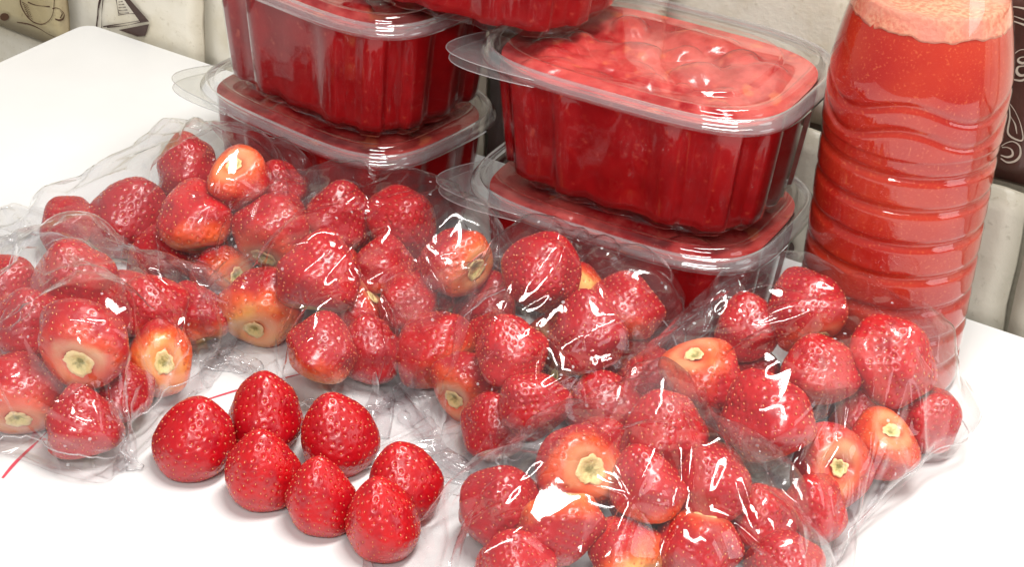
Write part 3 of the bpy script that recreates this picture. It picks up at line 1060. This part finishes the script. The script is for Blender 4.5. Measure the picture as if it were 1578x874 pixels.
# ------------------------------------------------------------------ clear bags, draped over their berries
class Bag:
    """two square sheets joined along the rim, draped by position based dynamics"""

    def topo(s, n, m):
        s.n, s.m = n, m
        top = np.arange((n + 1) * (m + 1)).reshape(n + 1, m + 1)
        bot = top.copy()
        nxt = top.size
        inner = np.arange(nxt, nxt + (n - 1) * (m - 1)).reshape(n - 1, m - 1)
        bot[1:-1, 1:-1] = inner
        s.top, s.bot = top, bot
        s.N = nxt + inner.size
        s.batches, s.bend = [], []
        for g in (top, bot):
            low = g is bot
            for par in (0, 1):
                a, b = g[par:-1:2, :], g[par + 1::2, :][:g[par:-1:2, :].shape[0]]
                s.batches.append((a.ravel(), b.ravel(), s.dx, 0))
                a, b = g[:, par:-1:2], g[:, par + 1::2][:, :g[:, par:-1:2].shape[1]]
                s.batches.append((a.ravel(), b.ravel(), s.dy, 1))
                dg = math.hypot(s.dx, s.dy)
                r0 = np.arange(par, n, 2)
                s.batches.append((g[r0, :-1].ravel(), g[r0 + 1, 1:].ravel(), dg, 2))
                s.batches.append((g[r0, 1:].ravel(), g[r0 + 1, :-1].ravel(), dg, 2))
            for par in (0, 2):
                i = np.array([k for k in range(n - 1) if k % 4 in (par, par + 1)])
                s.bend.append((g[i].ravel(), g[i + 2].ravel(), 2 * s.dx))
                j = np.array([k for k in range(m - 1) if k % 4 in (par, par + 1)])
                s.bend.append((g[:, j].ravel(), g[:, j + 2].ravel(), 2 * s.dy))
        q = lambda g, f: np.stack([g[:-1, :-1], g[1:, :-1], g[1:, 1:], g[:-1, 1:]][::f], -1).reshape(-1, 4)
        s.faces = np.concatenate([q(top, 1), q(bot, -1)])

    def __init__(s, sph, ang, mx0, mx1, my0, my1, seed, res=34):
        rg = np.random.default_rng(seed)
        s.rg = rg
        C, Rr = sph
        ex = np.array([math.cos(ang), math.sin(ang), 0])
        ey = np.array([-math.sin(ang), math.cos(ang), 0])
        s.ex, s.ey = ex, ey
        px, py = C @ ex, C @ ey
        x0, x1, y0, y1 = (px - Rr).min(), (px + Rr).max(), (py - Rr).min(), (py + Rr).max()
        h = (C[:, 2] + Rr).max()
        x0 -= mx0 + h * 0.17
        x1 += mx1 + h * 0.17
        y0 -= my0 + h * 0.17
        y1 += my1 + h * 0.17
        LX, LY = x1 - x0, y1 - y0
        n = res
        m = int(round(res * LY / LX))
        m += m % 2
        s.dx, s.dy = LX / n, LY / m
        s.topo(n, m)
        X = np.zeros((s.N, 3))
        gx, gy = np.linspace(-1, 1, n + 1), np.linspace(-1, 1, m + 1)
        A, B = np.meshgrid(gx, gy, indexing='ij')
        dome = (1 - A ** 10) * (1 - B ** 10)
        cx, cy = (x0 + x1) / 2, (y0 + y1) / 2
        # initial rim at about a third of the height, drawn in a little
        plan = (cx + A * LX / 2)[..., None] * ex + (cy + B * LY / 2)[..., None] * ey
        T = plan.copy()
        T[..., 2] = 0.012 + dome * (h - 0.008) + rg.normal(0, 0.0008, A.shape)
        Bt = plan.copy()
        Bt[..., 2] = 0.012 - dome * 0.011
        X[s.bot.ravel()] = Bt.reshape(-1, 3)
        X[s.top.ravel()] = T.reshape(-1, 3)
        s.X, s.V = X, np.zeros_like(X)

    def normals(s):
        X, Fc = s.X, s.faces
        nf = np.cross(X[Fc[:, 2]] - X[Fc[:, 0]], X[Fc[:, 3]] - X[Fc[:, 1]])
        nn = np.zeros_like(X)
        for k in range(4):
            for c in range(3):
                nn[:, c] += np.bincount(Fc[:, k], nf[:, c], s.N)
        return nn / (np.linalg.norm(nn, axis=1)[:, None] + 1e-12)

    def set_hull(s, cs, cr, sink):
        k = 46
        i = np.arange(k) + 0.5
        ph, th = np.arccos(1 - 2 * i / k), np.pi * (1 + 5 ** 0.5) * i
        dirs = np.stack([np.cos(th) * np.sin(ph), np.sin(th) * np.sin(ph), np.cos(ph)], 1)
        P = (cs[:, None] + cr[:, None, None] * dirs[None]).reshape(-1, 3)
        P[:, 2] = np.maximum(P[:, 2], 0.0007)
        bm = bmesh.new()
        for p in P:
            bm.verts.new(p)
        res = bmesh.ops.convex_hull(bm, input=bm.verts)
        N, O = [], []
        c = P.mean(0)
        for f in bm.faces:
            f.normal_update()
            n_ = np.array(f.normal)
            o_ = n_ @ np.array(f.verts[0].co)
            if n_ @ c > o_:
                n_, o_ = -n_, -o_
            if f.calc_area() > 2e-6:
                N.append(n_)
                O.append(o_)
        bm.free()
        s.HN, s.HO = np.array(N), np.array(O) - sink

    def collide_hull(s):
        D = s.X @ s.HN.T - s.HO
        j = D.argmax(1)
        d = D[np.arange(s.N), j]
        k = (d < 0) & (d > -0.02)
        s.X[k] -= s.HN[j[k]] * d[k][:, None]

    def collide(s, cs, cr):
        X = s.X
        hit = np.zeros(s.N, bool)
        for c, r in zip(cs, cr):
            d = X - c
            q = (d * d).sum(1)
            k = q < r * r
            if k.any():
                L = np.sqrt(q[k]) + 1e-9
                X[k] = c + d[k] * (r / L)[:, None]
                hit |= k
        k = X[:, 2] < 0.0007
        X[k, 2] = 0.0007
        s.X = obstacles(X, 0.0008)
        return hit | k

    def run(s, steps, cs, cr, grav=0.00025, vac=0.00016, iters=7, kb=0.35, damp=0.90, rest=(1.0, 1.0), shear=0.15):
        for it in range(steps):
            X0 = s.X.copy()
            s.V[:, 2] -= grav
            if vac:
                s.V -= s.normals() * vac
            sp = np.linalg.norm(s.V, axis=1)
            s.V *= (np.minimum(1, 0.0035 / (sp + 1e-9)))[:, None]
            s.X = s.X + s.V
            for a, b, L in s.bend:
                d = s.X[b] - s.X[a]
                l = np.sqrt((d * d).sum(1)) + 1e-9
                k = (np.minimum(l - L, 0) / l * 0.5 * kb)[:, None] * d
                s.X[a] += k
                s.X[b] -= k
            for q_ in range(iters):
                for a, b, L, fam in s.batches:
                    d = s.X[b] - s.X[a]
                    l = np.sqrt((d * d).sum(1)) + 1e-9
                    if fam == 2:
                        e = l - L * 0.5 * (rest[0] + rest[1])
                        k = (np.where(e > 0, e, e * shear) / l * 0.5)[:, None] * d
                    else:
                        k = ((l - L * rest[fam]) / l * 0.5)[:, None] * d
                    s.X[a] += k
                    s.X[b] -= k
                if q_ in (iters // 2, iters - 1):
                    s.collide_hull()
                hit = s.collide(cs, cr)
            s.V = (s.X - X0) * damp
            s.V[hit] *= 0.5

    def pleat(s, bc, br):
        """fold the film: fans of sharp straight pleats running out from where it is pulled tight"""
        rg = s.rg
        n, m = s.n, s.m
        U, W = np.meshgrid(np.arange(n + 1) * s.dx, np.arange(m + 1) * s.dy, indexing='ij')
        T = s.X[s.top]
        LX, LY = n * s.dx, m * s.dy
        cen = []
        order = np.argsort(-(bc[:, 2] + br))
        for i in order[[0, 1, 2, 3, 5, 7]]:
            d = np.linalg.norm(T - (bc[i] + np.array([0, 0, br[i]])), axis=2)
            k = np.unravel_index(d.argmin(), d.shape)
            cen.append((U[k], W[k], rg.uniform(0.06, 0.10), rg.integers(5, 9), 0.40))
        for cx, cy in ((0, 0), (LX, 0), (0, LY), (LX, LY)):
            cen.append((cx, cy, rg.uniform(0.08, 0.12), 20, 0.30))
        for _ in range(5):
            cx, cy = (rg.choice([0, LX]), rg.uniform(.2, .8) * LY) if rg.random() < .5 else (rg.uniform(.2, .8) * LX, rg.choice([0, LY]))
            cen.append((cx, cy, rg.uniform(0.05, 0.09), 14, 0.30))
        H = np.zeros_like(U)
        for (cx, cy, L, cnt, slope) in cen:
            du, dw = U - cx, W - cy
            r = np.hypot(du, dw)
            th = np.arctan2(dw, du) + 0.10 * np.sin(r * 60 + cx * 90)
            brk = np.sort(rg.uniform(-np.pi, np.pi, 2 * cnt // 2 * 2))
            hv = np.where(np.arange(len(brk)) % 2 == 0, rg.uniform(0.45, 1.0, len(brk)), 0.0)
            gap = np.interp(th, np.concatenate([brk - 2 * np.pi, brk, brk + 2 * np.pi]), np.concatenate([hv, hv, hv]))
            # flanks keep about the same slope however wide the pleat is
            step = 2 * np.pi / len(brk)
            q = np.clip(r / L, 0, 1)
            H = np.maximum(H, gap * slope * step * r * np.clip(1.6 * (1 - q), 0, 1) ** 0.8 * 1.5)
        # a few short crumpled creases
        for _ in range(5):
            cx, cy, a = rg.uniform(0, LX), rg.uniform(0, LY), rg.uniform(0, 6.28)
            L = rg.uniform(0.012, 0.035)
            du, dw = U - cx, W - cy
            t = (du * math.cos(a) + dw * math.sin(a)) / L
            side = -du * math.sin(a) + dw * math.cos(a)
            w = rg.uniform(0.004, 0.009)
            prof = np.clip(1 - np.abs(side) / w, 0, 1) * np.clip(1 - np.abs(t), 0, 1)
            H = np.maximum(H, prof * w * rg.uniform(0.25, 0.5))
        NN = s.normals()
        edge = np.minimum(np.minimum(U, LX - U), np.minimum(W, LY - W))
        H *= np.clip(edge / 0.006, 0.15, 1)
        s.X[s.top.ravel()] += NN[s.top.ravel()] * H.ravel()[:, None]
        s.X[:, 2] = np.maximum(s.X[:, 2], 0.0006)

    def ridges(s, co, bc, br):
        """height of long rounded folds, measured to lines drawn on the sheet"""
        rg = s.rg
        n, m = s.n, s.m
        T = s.X[s.top]
        lines = []

        def line(i0, j0, a, L):
            k = max(6, int(L / 0.004))
            t = np.linspace(0, 1, k)
            bend = rg.normal(0, 0.05)
            i = i0 + np.cos(a + bend * t) * t * L / s.dx
            j = j0 + np.sin(a + bend * t) * t * L / s.dy
            ok = (i > 1) & (i < n - 1) & (j > 1) & (j < m - 1)
            if ok.sum() < 5:
                return
            ii, jj = i[ok].astype(int), j[ok].astype(int)
            fi, fj = (i[ok] - ii)[:, None], (j[ok] - jj)[:, None]
            Q = (T[ii, jj] * (1 - fi) * (1 - fj) + T[ii + 1, jj] * fi * (1 - fj) + T[ii, jj + 1] * (1 - fi) * fj + T[ii + 1, jj + 1] * fi * fj)
            for _ in range(6):
                Q[1:-1] = 0.25 * Q[:-2] + 0.5 * Q[1:-1] + 0.25 * Q[2:]
            lines.append((Q, rg.uniform(0.0020, 0.0042), rg.uniform(0.55, 0.95)))
        order = np.argsort(-(bc[:, 2] + br))
        for q in order[:8]:
            d = np.linalg.norm(T - (bc[q] + np.array([0, 0, br[q]])), axis=2)
            i0, j0 = np.unravel_index(d.argmin(), d.shape)
            a0 = rg.uniform(0, 6.28)
            for k in range(rg.integers(3, 5)):
                line(i0, j0, a0 + k * 6.28 / 4 + rg.normal(0, 0.35), rg.uniform(0.05, 0.10))
        for i0, j0 in ((2, 2), (n - 2, 2), (2, m - 2), (n - 2, m - 2)):
            a0 = math.atan2((m / 2 - j0) * s.dy, (n / 2 - i0) * s.dx)
            for k in range(6):
                line(i0, j0, a0 + (k - 2.5) * 0.22 + rg.normal(0, 0.06), rg.uniform(0.05, 0.10))
        H = np.zeros(len(co))
        for Q, wd, amp in lines:
            lo, hi = Q.min(0) - 0.01, Q.max(0) + 0.01
            sel = np.where(((co > lo) & (co < hi)).all(1))[0]
            if not len(sel):
                continue
            P = co[sel]
            best = np.full(len(sel), 1.0)
            tt = np.zeros(len(sel))
            K = len(Q) - 1
            for k in range(K):
                d = Q[k + 1] - Q[k]
                f = np.clip(((P - Q[k]) @ d) / (d @ d + 1e-12), 0, 1)
                e = np.linalg.norm(P - Q[k] - f[:, None] * d, axis=1)
                bt = e < best
                best[bt] = e[bt]
                tt[bt] = (k + f[bt]) / K
            w_ = wd * (0.6 + 0.9 * tt)
            h = amp * w_ * 1.15 * np.exp(-(best / w_) ** 2) * np.sin(np.pi * np.clip(tt, 0, 1) ** 0.75) ** 0.7
            H[sel] = np.maximum(H[sel], h)
        return H

    def refine(s, jit=0.0001):
        n, m = s.n, s.m
        T, B = s.X[s.top], s.X[s.bot]

        def up(G):
            R = np.zeros((2 * n + 1, 2 * m + 1, 3))
            def mid(Q):          # four point interpolation keeps the sheet smooth
                E = np.concatenate([2 * Q[:1] - Q[1:2], Q, 2 * Q[-1:] - Q[-2:-1]])
                return (9 * (E[1:-2] + E[2:-1]) - E[:-3] - E[3:]) / 16
            R[::2, ::2] = G
            R[1::2, ::2] = mid(G)
            R[:, 1::2] = mid(R[:, ::2].transpose(1, 0, 2)).transpose(1, 0, 2)
            return R
        T, B = up(T), up(B)
        s.dx /= 2
        s.dy /= 2
        s.topo(2 * n, 2 * m)
        X = np.zeros((s.N, 3))
        X[s.bot.ravel()] = B.reshape(-1, 3)
        X[s.top.ravel()] = T.reshape(-1, 3)
        s.X, s.V = X + s.rg.normal(0, 1, X.shape) * jit, np.zeros_like(X)


AX = np.array([frame_from(c, 0)[:, 2] for c in PC])      # tip direction
SPC = np.concatenate([PX - AX * (PR * 0.08)[:, None], PX + AX * (PR * 0.45)[:, None]])
SPR = np.concatenate([PR * 1.06, PR * 0.80]) + 0.0018
SPB = np.array(PB + PB)

BAG_SPEC = {   # angle of the bag, then margins (left, right, near, far)
    'a': (math.radians(12), 0.050, 0.006, 0.004, 0.006, 'clear plastic strawberry bag with an empty mouth trailing towards the wall corner of the table'),
    'b': (math.radians(-18), 0.006, 0.008, 0.002, 0.004, 'clear plastic bag of strawberries beside the lone plump loose strawberry, seam in front'),
    'c': (math.radians(-35), 0.006, 0.006, 0.002, 0.003, 'clear plastic bag of strawberries touching three other bags, before the stack away from the bottle'),
    'd': (math.radians(-10), 0.016, 0.010, 0.003, 0.003, 'crumple-topped clear bag of strawberries before the tub stack beside the bottle'),
    'e': (math.radians(35), 0.006, 0.008, 0.006, 0.004, 'clear plastic bag of strawberries pushed up against the juice bottle'),
    'f': (math.radians(-8), 0.040, 0.020, 0.008, 0.006, 'clear plastic bag of strawberries with a flat empty flap beside the loose cluster'),
}


def build_bag(bk):
    ang, mx0, mx1, my0, my1, lab = BAG_SPEC[bk]
    own = SPB == bk
    c0 = SPC[own].mean(0)
    near = np.linalg.norm(SPC - c0, axis=1) < 0.20
    b = Bag((SPC[own], SPR[own]), ang, mx0, mx1, my0, my1, ord(bk), res=34)
    cs, cr = SPC[own], SPR[own]
    rest0, rest1 = ((0.96, 1.0), (0.96, 1.03)) if bk in 'adf' else ((1.0, 0.96), (1.03, 0.96))
    b.set_hull(cs, cr, 0.004)
    b.run(46, cs, cr, iters=6, vac=0.00012, rest=rest0)
    b.refine()
    b.run(36, cs, cr, iters=8, kb=0.5, vac=0.00012, rest=rest1)
    b.refine(0.0)
    b.pleat(PX[(np.array(PB) == bk)], PR[(np.array(PB) == bk)])
    me = bpy.data.meshes.new('film')
    me.from_pydata([tuple(v) for v in b.X.tolist()], [], [tuple(f) for f in b.faces.tolist()])
    me.polygons.foreach_set('use_smooth', [True] * len(me.polygons))
    me.materials.append(MT['film'])
    root = empty('strawberry_bag', (c0[0], c0[1], 0))
    tag(root, lab, 'plastic bag', 'clear bags of strawberries')
    o = bpy.data.objects.new('film', me)
    COL.objects.link(o)
    o.parent = root
    o.location = (-c0[0], -c0[1], 0)
    # thin stiff film lies in flat facets with tight creases between them
    md = o.modifiers.new('facets', 'DECIMATE')
    md.ratio = 0.020
    md = o.modifiers.new('split', 'SUBSURF')
    md.subdivision_type = 'SIMPLE'
    md.levels = md.render_levels = 3
    md = o.modifiers.new('crease', 'SMOOTH')
    md.factor, md.iterations = 0.5, 6
    dg = bpy.context.evaluated_depsgraph_get()
    fm = bpy.data.meshes.new_from_object(o.evaluated_get(dg))
    o.modifiers.clear()
    o.data = fm
    nv = len(fm.vertices)
    co, no = np.zeros(nv * 3), np.zeros(nv * 3)
    fm.vertices.foreach_get('co', co)
    fm.vertices.foreach_get('normal', no)
    co, no = co.reshape(-1, 3), no.reshape(-1, 3)
    co += no * b.ridges(co, PX[(np.array(PB) == bk)], PR[(np.array(PB) == bk)])[:, None]
    co[:, 2] = np.maximum(co[:, 2], 0.0006)
    fm.vertices.foreach_set('co', co.ravel())
    fm.polygons.foreach_set('use_smooth', [True] * len(fm.polygons))
    fm.update()
    # sealed edges: thin welded bead along the near and one short side
    edges = [b.top[:, 0], b.top[-1, :]] if bk != 'a' else [b.top[0, :], b.top[:, 0]]
    for ed in edges:
        V, Fc = tube(b.X[ed], 0.00042, 5)
        s = obj('sealed_edge', V, Fc, MT['seam'], root)
        s.location = (-c0[0], -c0[1], 0)


for bk in BAGS:
    build_bag(bk)
